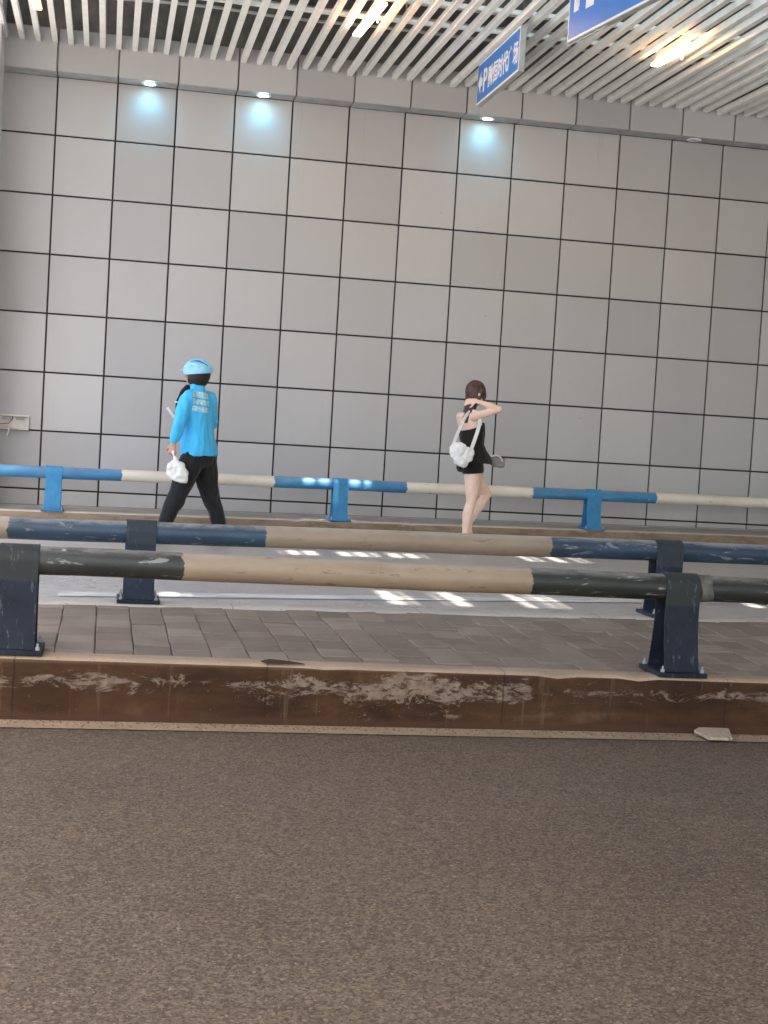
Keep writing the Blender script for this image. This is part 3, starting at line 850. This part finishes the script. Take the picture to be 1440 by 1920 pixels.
def hand(b, wrist, d, nrm, curl=.5, size=1.0, side=1):
    """palm, four unequal bent fingers and a thumb leaving the side of the palm; d = pointing direction, nrm = palm direction"""
    d = V(d).normalized(); nrm = V(nrm); nrm = (nrm - d * nrm.dot(d)).normalized(); sv = d.cross(nrm).normalized() * side
    w = V(wrist); S = size
    for q in (-.024, -.008, .008, .024): b.limb([w + sv * q * .6 * S, w + d * .075 * S + sv * q * S], [.015 * S, .0115 * S], 10)
    for i, (off, L) in enumerate(((-.030, .070), (-.010, .080), (.010, .075), (.029, .058))):
        p = w + d * .078 * S + sv * off * S; pts = [p]; a = 0
        for k, fr in enumerate((.42, .32, .26)):
            a += curl * (.9 + .12 * i) * (.8 if k == 0 else 1.1)
            p = p + (d * cos(a) + nrm * sin(a)) * L * fr * S; pts.append(p)
        b.limb(pts, [.0095 * S, .0088 * S, .008 * S, .0068 * S], 8)
    p = w + d * .022 * S - sv * .030 * S
    b.limb([p, p - sv * .022 * S + d * .025 * S + nrm * .012 * S, p - sv * .026 * S + d * .050 * S + nrm * .030 * S], [.012 * S, .0105 * S, .008 * S], 8)

def m_skin(name, c):
    m = Mat(name, .5, 0, .4); m.p.inputs['Subsurface Weight'].default_value = .12
    m.p.inputs['Subsurface Radius'].default_value = (.02, .008, .005)
    m.col(m.ramp(m.noise(12, 4), [(.3, tuple(x * .9 for x in c)), (.7, tuple(min(1, x * 1.06) for x in c))])); return m.m
def m_cloth(name, c, rough=.8, var=.12, bump=.25):
    m = Mat(name, rough, 0, .25); m.p.inputs['Sheen Weight'].default_value = .15
    m.col(m.ramp(m.noise(7, 4, .6, m.scale((1.6, 1.6, .7))), [(.3, tuple(x * (1 - var) for x in c)), (.7, tuple(min(1, x * (1 + var)) for x in c))]))
    m.bump(m.noise(26, 4, .6, m.scale((1.5, 1.5, .6))), bump, .012); return m.m

def head(b, c, f, r=.088, nose=.018):
    """cranium, jaw, nose, lips, ears and eye sockets; f = facing"""
    c = V(c); f = V(f).normalized(); up = V((0, 0, 1)); sd = f.cross(up).normalized()
    rot = Matrix((sd, f, up)).transposed()
    b.ell(c + up * .018 * r / .088 - f * .008, (r * .86, r * 1.08, r * 1.06), rot)
    b.ell(c - up * .040 + f * .018, (r * .70, r * .80, r * .82), rot)
    b.ell(c - up * .088 + f * .048, (.026, .022, .018), rot)
    b.limb([c + f * .086 + up * .012, c + f * (.094 + nose) - up * .028], [.009, .012], 8)
    b.ell(c + f * .090 - up * .056, (.024, .010, .008), rot); b.ell(c + f * .090 - up * .068, (.021, .010, .008), rot)
    for s in (-1, 1):
        b.ell(c + sd * s * .078 - f * .008 - up * .012, (.010, .018, .030), rot)
        b.ell(c + sd * s * .030 + f * .082 + up * .018, (.016, .010, .007), rot)

M_skin_m = m_skin('skin_tan', (.50, .30, .22)); M_skin_w = m_skin('skin_fair', (.80, .57, .46))
M_hairb = m_plain('hair_dark', (.018, .012, .010), .5, .3, 30)
m = Mat('hair_brown', .42, 0, .5); m.col(m.ramp(m.noise(20, 5, .7, m.scale((3, 3, .25))), [(.3, (.030, .014, .010)), (.7, (.085, .038, .026))]))
m.bump(m.noise(60, 3, .6, m.scale((3, 3, .2))), .4, .006); M_hair = m.m
M_shirt = m_cloth('shirt_sky_blue', (.055, .47, .84), .65, .14, .35)
M_trous = m_cloth('trousers_black', (.012, .012, .013), .8, .3, .3)
M_black = m_cloth('black_cloth', (.014, .012, .012), .85, .3, .2)
M_shorts = m_cloth('shorts_black', (.006, .006, .007), .9, .3, .1)
m = Mat('helmet_blue', .42, 0, .5)
m.col(m.ramp(m.noise(11, 3), [(.3, (.18, .52, .80)), (.7, (.32, .66, .88))])); M_helm = m.m
M_print = m_plain('shirt_print', (.36, .66, .80), .7, .30, 55)
M_wbag = Mat('bag_plastic', .35, 0, .5); M_wbag.col((.78, .80, .78)); M_wbag.p.inputs['Subsurface Weight'].default_value = .2; M_wbag = M_wbag.m
M_fluff = m_plain('bag_white', (.80, .80, .79), .75, .06, 18, 0, .3, .5)
M_strap = m_plain('strap_white', (.72, .71, .68), .6)
M_grey = m_plain('grey_fabric', (.23, .22, .23), .8, .12, 12)
M_shoe = m_plain('shoe_dark', (.03, .03, .03), .6); M_shoew = m_plain('shoe_white', (.6, .6, .58), .6)

# --- the rider in blue, walking to the left and slightly away
f = V((-.77, .64, 0)).normalized(); L_ = V((-.64, -.77, 0)).normalized(); up = V((0, 0, 1))
gm = .086
rid = empty('person', (.84, 13.70, gm), 'person in sky blue top, light blue helmet and black trousers walking left with white bag', 'person')
hipL, hipR = V((.815, 13.64, .90)), V((.905, 13.765, .90))
knL, anL = V((.685, 13.62, .53)), V((.545, 13.60, .185)); knR, anR = V((.995, 13.79, .53)), V((1.130, 13.78, .215))
shL, shR = V((.735, 13.58, 1.435)), V((.935, 13.83, 1.435))
elL, wrL = V((.655, 13.50, 1.205)), V((.613, 13.49, 1.00))
elR, wrR = V((.985, 13.86, 1.215)), V((.735, 14.01, 1.24))
hc = V((.812, 13.695, 1.665)); hf = V((-.92, .38, -.1)).normalized()
b = Blob()
b.loft([((.86, 13.70, .86), .11, .07), ((.86, 13.70, .93), .135, .08), ((.845, 13.70, 1.08), .125, .085), ((.83, 13.70, 1.27), .155, .10), ((.83, 13.70, 1.40), .165, .09), ((.826, 13.70, 1.46), .11, .07)], L_, f)
b.limb([(.828, 13.70, 1.44), (.815, 13.695, 1.60)], [.058, .052])
head(b, hc, hf)
for h, k, a in ((hipL, knL, anL), (hipR, knR, anR)):
    b.limb([h, h.lerp(k, .5), k], [.078, .068, .050]); b.limb([k, k.lerp(a, .35) + V((.012, 0, 0)), a], [.05, .052, .036])
b.limb([shL, elL], [.052, .038]); b.limb([elL, wrL], [.037, .024]); b.limb([shR, elR], [.052, .038]); b.limb([elR, wrR], [.037, .024])
hand(b, wrL + V((0, 0, .005)), (-.12, .02, -1), (.35, .6, .2), .95, 1.0, 1)
hand(b, wrR, (-1, .35, .1), (0, -.3, 1), .75, 1.0, -1)
for a, t in ((anL, V((-.93, .25, -.10))), (anR, V((-.70, .30, -.62)))):
    b.limb([a, a + t * .10 + V((0, 0, -.05)), a + t * .19 + V((0, 0, -.065))], [.035, .032, .022])
b.build('body', M_skin_m, rid, .006, 3)
b = Blob()   # top
b.loft([((.872, 13.70, .905), .196, .150), ((.868, 13.70, .96), .194, .146), ((.850, 13.70, 1.10), .172, .128), ((.836, 13.70, 1.26), .182, .128), ((.832, 13.70, 1.38), .188, .115), ((.828, 13.70, 1.45), .150, .090), ((.824, 13.70, 1.500), .080, .072)], L_, f)
b.limb([(.826, 13.70, 1.46), (.822, 13.697, 1.535)], [.074, .070])
b.limb([shL + V((.01, .01, .0)), shL.lerp(elL, .5) + V((-.005, 0, 0)), elL, elL.lerp(wrL, .5), wrL + V((0, 0, .035))], [.078, .070, .060, .052, .040])
b.limb([shR, shR.lerp(elR, .5), elR, elR.lerp(wrR, .5), wrR], [.078, .070, .060, .052, .040])
shirt = b.build('shirt', M_shirt, rid, .008, 3, .017, 7, None, (1.7, 1.7, .5))
# back print: three rows of pale blocks laid on the cloth
bk = (-f + V((.18, 0, 0))).normalized(); sx_ = bk.cross(up).normalized() * -1
me_s = shirt.data
from mathutils.bvhtree import BVHTree
tree = BVHTree.FromPolygons([v.co.copy() for v in me_s.vertices], [tuple(p.vertices) for p in me_s.polygons])
def decal(name, cells, origin, ux, uy, dirn, mat, parent, off=.0035, step=.008):
    bm = bmesh.new()
    for (x0, x1, y0, y1) in cells:
        nx = max(1, int((x1 - x0) / step)); ny = max(1, int((y1 - y0) / step)); g = {}
        for i in range(nx + 1):
            for j in range(ny + 1):
                p = origin + ux * (x0 + (x1 - x0) * i / nx) + uy * (y0 + (y1 - y0) * j / ny)
                h = tree.ray_cast(p - dirn * .5, dirn)
                if h[0] is not None: g[(i, j)] = bm.verts.new(h[0] + h[1] * off)
        for i in range(nx):
            for j in range(ny):
                q = [g.get(k) for k in ((i, j), (i + 1, j), (i + 1, j + 1), (i, j + 1))]
                if all(q): bm.faces.new(q)
    me = bpy.data.meshes.new(name); bm.to_mesh(me); bm.free(); smooth_mesh(me, 60)
    return link_mesh(name, me, mat, parent)
o_ = V((.86, 13.60, 1.405)); ux = V((1, .38, -.10)).normalized(); uy = V((0, 0, 1))
cells = []
random.seed(4)
for row, (y0, y1) in enumerate(((.030, .090), (-.032, .018), (-.096, -.046))):
    x = -.105
    while x < .075:
        wd = random.uniform(.020, .034); cells.append((x, x + wd, y0, y1)); x += wd + .0015
decal('back_print', cells, o_, ux, uy, V((-.25, 1, 0)).normalized(), M_print, shirt)
b = Blob()   # trousers
b.loft([((.86, 13.70, .80), .13, .105), ((.86, 13.70, .86), .175, .135), ((.86, 13.70, .95), .172, .125), ((.858, 13.70, 1.0), .150, .105)], L_, f)
for h, k, a in ((hipL, knL, anL), (hipR, knR, anR)):
    b.limb([h, h.lerp(k, .5), k, k.lerp(a, .5), a + V((0, 0, -.05))], [.122, .110, .088, .076, .068])
b.build('trousers', M_trous, rid, .008, 3, .013, 8, None, (1.6, 1.6, .7))
for a, t in ((anL, V((-.93, .25, -.06)).normalized()), (anR, V((-.72, .30, -.60)).normalized())):
    b = Blob(); hl = a - t * .05 + V((0, 0, -.055)); b.limb([hl, hl + t * .12, hl + t * .235], [.044, .045, .034], 14, ((0, 0, 1), .85)); b.build('shoe', M_shoe, rid, .006, 2)
rot = Matrix((hf.cross(up).normalized(), V((hf.x, hf.y, 0)).normalized(), up)).transposed()
b = Blob(); b.ell(hc + V((.004, 0, .005)), (.112, .124, .132), rot); b.ell(hc + V((.012, 0, -.055)), (.092, .098, .075), rot)
hood = b.build('head_cover', M_hairb, rid, .007, 2, 0, 9, [((hc + hf * .052), V((hf.x, hf.y, .3)).normalized()), (hc + V((0, 0, .09)), V((0, 0, 1)))])
b = Blob(); b.ell(hc + V((.006, 0, .024)), (.128, .142, .122), rot); b.ell(hc - hf * .05 + V((0, 0, .012)), (.108, .095, .085), rot)
hel = b.build('helmet', M_helm, rid, .006, 2, 0, 9, [(hc + V((0, 0, -.004)), V((.12, 0, -1)).normalized())])
md = hel.modifiers.new('t', 'SOLIDIFY'); md.thickness = .012; md.offset = -1
b = Blob(); b.limb([hc + V((-.085, -.080, .082)), hc + V((-.02, -.118, .076)), hc + V((.04, -.112, .045)), hc + V((.075, -.100, .012))], [.006, .016, .018, .010], 10, ((0, 1, 0), .6)); b.build('helmet_stripe', M_print, hel, .005, 1)
M_groove = m_plain('helmet_groove', (.03, .14, .34), .6)
for yy in (-.045, .03):
    b = Blob(); b.limb([hc + V((-.075, yy - .05, .105)), hc + V((.0, yy - .06, .128 - abs(yy) * .3)), hc + V((.085, yy - .05, .078))], [.004, .010, .006], 8, ((0, 0, 1), .7)); b.build('helmet_vent', M_groove, hel, .005, 1)
b = MB()
for t_ in (.04,): b.tube([hc + hf * .10 + V((0, -.10, .045)), hc + hf * .165 + V((0, -.04, .04)), hc + hf * .175 + V((0, .03, .04))], .004, 6)
b.build('visor_edge', m_plain('visor_clear', (.55, .6, .66), .2), hel, 60)
# carried things
b = Blob(); b.loft([((.668, 13.80, 1.33), .045, .055), ((.690, 13.79, 1.40), .062, .062), ((.715, 13.76, 1.50), .050, .050), ((.735, 13.74, 1.56), .020, .022)], (1, .3, 0), (0, 1, 0))
sl = tag(b.build('sling_bag', M_black, None, .007, 3, .004), 'black sling bag worn on the chest of the person in blue', 'bag')
b = MB(); b.box(.618, .650, 13.725, 13.733, 1.385, 1.397); b.build('tag', m_plain('tag_white', (.75, .68, .66), .5), sl)
b = MB()
Mp = Matrix.Translation((.600, 13.995, 1.292)) @ Matrix.Rotation(radians(-38), 4, (0, 1, 0)) @ Matrix.Rotation(radians(12), 4, 'Z')
b.box(-.007, .007, -.036, .036, -.060, .060, M=Mp); b.bevel(.003, 2)
ph = b.build('smartphone', m_plain('phone_white', (.72, .74, .72), .3), None)
tag(ph, 'slim pale smartphone held out in front of the person in blue', 'phone')
b = MB(); b.box(.0075, .009, -.032, .032, -.055, .055, M=Mp); b.build('screen', m_plain('phone_glass', (.05, .05, .06), .1), ph)
# knotted white plastic bag
cB = V((.662, 13.47, .755))
b = Blob(); b.loft([((.630, 13.47, .885), .016, .012), ((.642, 13.47, .858), .022, .018), ((.655, 13.47, .835), .066, .04), ((.655, 13.47, .790), .098, .060), ((.666, 13.47, .720), .100, .066), ((.676, 13.47, .668), .074, .050), ((.676, 13.47, .655), .03, .03)], (1, 0, -.12), (0, 1, 0))
b.ell((.592, 13.45, .795), (.040, .04, .045)); b.ell((.725, 13.46, .735), (.045, .04, .05))
b.limb([(.618, 13.48, .935), (.622, 13.475, .90), (.640, 13.47, .86)], [.014, .010, .018], 10)
wb = b.build('plastic_bag', M_wbag, None, .006, 1, .016, 13)
tag(wb, 'knotted white plastic carrier bag hanging from the left hand of the person in blue', 'plastic bag')

# --- the young woman walking to the right, one arm up behind her neck
gz = .128
f = V((.86, .51, 0)).normalized(); L_ = V((-.51, .86, 0)).normalized()
gal = empty('person', (3.44, 13.52, gz), 'brown-haired person in black top and shorts walking right with one elbow raised', 'person')
hR, hL = V((3.448, 13.47, .915)), V((3.470, 13.595, .915))
kR, aR = V((3.452, 13.46, .615)), V((3.400, 13.46, .225)); kL, aL = V((3.650, 13.66, .685)), V((3.490, 13.63, .40))
sR, sL = V((3.408, 13.405, 1.425)), V((3.345, 13.67, 1.42))
eR, wR = V((3.640, 13.355, 1.505)), V((3.420, 13.400, 1.572))
eL, wL = V((3.43, 13.76, 1.19)), V((3.63, 13.66, 1.06))
hc = V((3.452, 13.53, 1.645)); hf = V((.93, .30, -.18)).normalized()
b = Blob()
b.loft([((3.445, 13.53, .90), .105, .075), ((3.44, 13.53, .95), .130, .092), ((3.437, 13.53, 1.02), .125, .085), ((3.435, 13.53, 1.13), .098, .070), ((3.435, 13.53, 1.25), .118, .080), ((3.415, 13.53, 1.36), .132, .078), ((3.39, 13.53, 1.43), .115, .060), ((3.388, 13.53, 1.46), .06, .05)], L_, f)
b.ell((3.485, 13.50, 1.285), (.055, .05, .055)); b.ell((3.455, 13.60, 1.285), (.055, .05, .055))
b.limb([(3.392, 13.53, 1.43), (3.425, 13.53, 1.56)], [.046, .042])
head(b, hc, hf, .082, .014)
b.limb([hR, hR.lerp(kR, .5) + V((.004, 0, 0)), kR], [.090, .074, .050]); b.limb([kR, kR.lerp(aR, .30) + V((-.012, 0, 0)), kR.lerp(aR, .7), aR], [.047, .052, .036, .028])
b.limb([hL, hL.lerp(kL, .5), kL], [.086, .070, .048]); b.limb([kL, kL.lerp(aL, .35) + V((-.008, 0, -.006)), aL], [.045, .049, .027])
b.limb([sR, sR.lerp(eR, .5), eR], [.044, .038, .031]); b.limb([eR, eR.lerp(wR, .35), wR], [.031, .031, .020])
b.limb([sL, eL], [.042, .031]); b.limb([eL, wL], [.031, .020])
hand(b, wR, (-.93, .32, -.12), (.1, .9, -.5), .45, .88, -1)
hand(b, wL, (1, -.2, -.25), (0, .2, -1), .8, .88, 1)
b.limb([aR, aR + V((.06, .03, -.055)), aR + V((.14, .07, -.068))], [.028, .030, .018]); b.limb([aL, aL + V((-.0, .0, -.07)), aL + V((.045, .02, -.155))], [.028, .030, .018])
b.limb([aR, aR + V((-.030, -.01, -.055))], [.028, .026]); b.limb([aL, aL + V((-.05, -.01, -.03))], [.026, .024])
b.build('body', M_skin_w, gal, .006, 3)
b = Blob()   # hair
hrot = Matrix((hf.cross(up).normalized(), V((hf.x, hf.y, 0)).normalized(), up)).transposed()
b.ell(hc + V((-.012, 0, .028)), (.090, .102, .102), hrot)
b.loft([(hc + V((-.005, 0, .06)), .085, .09), (hc + V((-.018, 0, -.01)), .092, .080), (hc + V((-.038, 0, -.075)), .085, .058), (hc + V((-.055, 0, -.15)), .078, .046), (hc + V((-.085, -.02, -.22)), .060, .036), (hc + V((-.098, -.035, -.285)), .035, .022)], hf.cross(up), V((hf.x, hf.y, 0)))
b.limb([hc + hf * .062 + V((0, -.045, .055)), hc + hf * .080 + V((0, -.055, .0)), hc + hf * .070 + V((0, -.060, -.05))], [.026, .020, .010])
b.limb([hc + V((.03, -.075, .03)), hc + V((.005, -.085, -.05)), hc + V((-.02, -.09, -.11))], [.022, .020, .014])
hair = b.build('hair', M_hair, gal, .006, 2, .004, 14, None, (2, 2, .4))
b = Blob(); b.ell(hc + V((.005, -.094, -.012)), (.012, .012, .017)); b.build('ear', M_skin_w, gal, .004, 1)
b = Blob()   # flared camisole
b.loft([((3.475, 13.53, .985), .128, .195), ((3.474, 13.53, 1.01), .130, .196), ((3.462, 13.53, 1.08), .122, .150), ((3.440, 13.53, 1.16), .113, .104), ((3.436, 13.53, 1.25), .130, .108), ((3.428, 13.53, 1.33), .140, .102), ((3.422, 13.53, 1.40), .12, .09)], L_, f)
b.ell((3.492, 13.495, 1.288), (.060, .055, .060)); b.ell((3.462, 13.60, 1.288), (.060, .055, .060))
top = b.build('camisole', M_black, gal, .007, 3, .007, 9, [(V((3.44, 13.53, 1.335)), V((-.42, -.1, 1)).normalized())], (1.8, 1.8, .5))
b = MB()
b.tube([(3.492, 13.440, 1.345), (3.478, 13.420, 1.405), (3.440, 13.425, 1.458), (3.392, 13.445, 1.440)], .0045, 6); b.build('shoulder_strap', M_black, top, 60)
b = Blob()   # shorts
b.loft([((3.445, 13.53, .89), .130, .105), ((3.437, 13.53, .925), .145, .108), ((3.437, 13.53, 1.0), .136, .098), ((3.437, 13.53, 1.05), .12, .09)], L_, f)
b.limb([hR + V((0, 0, .04)), hR + V((0, 0, -.045))], [.104, .098]); b.limb([hL + V((0, 0, .04)), hL.lerp(kL, .12)], [.098, .096])
b.build('shorts', M_shorts, gal, .007, 2, .002, 9, [(V((3.43, 13.47, .884)), V((.10, 0, -1)).normalized())])
for a, t in ((aR, V((.88, .42, -.10)).normalized()), (aL, V((.35, .15, -.92)).normalized())):
    b = Blob(); q = a - t * .035 + V((-.012, 0, -.062)) if t.x > .5 else a + V((-.05, -.01, -.02)); b.limb([q, q + t * .11, q + t * .205], [.030, .032, .024], 12); b.build('shoe', M_shoew, gal, .006, 2)
# white fluffy shoulder bag
b = Blob()
b.ell((3.262, 13.33, 1.092), (.090, .055, .082)); b.ell((3.335, 13.33, 1.058), (.080, .055, .075)); b.ell((3.300, 13.33, 1.010), (.085, .05, .062)); b.ell((3.385, 13.34, 1.085), (.030, .04, .035)); b.ell((3.318, 13.33, .965), (.030, .03, .03))
bag = b.build('shoulder_bag', M_fluff, None, .006, 1, .012, 26); tag(bag, 'white fluffy rounded shoulder bag hanging behind the person in black shorts', 'handbag')
def band(pts, w_, th, name, mat, parent):
    bm = bmesh.new(); pts = [V(p) for p in pts]; P = []
    for i in range(len(pts) - 1):
        for k in range(6):
            t = k / 6; p0 = pts[max(i - 1, 0)]; p1 = pts[i]; p2 = pts[i + 1]; p3 = pts[min(i + 2, len(pts) - 1)]
            P.append(.5 * ((2 * p1) + (p2 - p0) * t + (2 * p0 - 5 * p1 + 4 * p2 - p3) * t * t + (3 * p1 - p0 - 3 * p2 + p3) * t ** 3))
    P.append(pts[-1]); q = []
    for i, p in enumerate(P):
        d = (P[min(i + 1, len(P) - 1)] - P[max(i - 1, 0)]).normalized(); n_ = V((0, -1, 0)); s_ = d.cross(n_).normalized(); n_ = s_.cross(d).normalized()
        q.append([bm.verts.new(p + s_ * a * w_ / 2 + n_ * c_ * th / 2) for a, c_ in ((-1, -1), (1, -1), (1, 1), (-1, 1))])
    for i in range(len(q) - 1):
        for e in range(4): bm.faces.new((q[i][e], q[i + 1][e], q[i + 1][(e + 1) % 4], q[i][(e + 1) % 4]))
    bm.faces.new(q[0]); bm.faces.new(q[-1][::-1]); bmesh.ops.recalc_face_normals(bm, faces=bm.faces)
    me = bpy.data.meshes.new(name); bm.to_mesh(me); bm.free(); smooth_mesh(me, 50); return link_mesh(name, me, mat, parent)
band([(3.385, 13.345, 1.10), (3.42, 13.365, 1.20), (3.450, 13.375, 1.30), (3.462, 13.375, 1.375), (3.440, 13.40, 1.455), (3.40, 13.44, 1.475)], .034, .005, 'strap', M_strap, bag)
band([(3.205, 13.33, 1.14), (3.245, 13.36, 1.24), (3.300, 13.40, 1.36), (3.345, 13.45, 1.43), (3.385, 13.46, 1.472)], .030, .005, 'strap', M_strap, bag)
# grey pouch carried in front
b = Blob(); b.loft([((3.645, 13.60, 1.015), .035, .03), ((3.69, 13.59, 1.005), .052, .038), ((3.75, 13.59, .998), .050, .036), ((3.79, 13.59, 1.0), .046, .03)], (0, 0, 1), (0, 1, 0))
pch = b.build('pouch', M_grey, None, .006, 3, .004); tag(pch, 'grey pouch with pale curved strap held in front by the person in black shorts', 'pouch')
band([(3.64, 13.55, 1.055), (3.69, 13.545, 1.068), (3.735, 13.545, 1.050), (3.757, 13.55, 1.015)], .016, .005, 'strap', m_plain('strap_pale', (.62, .58, .56), .6), pch)
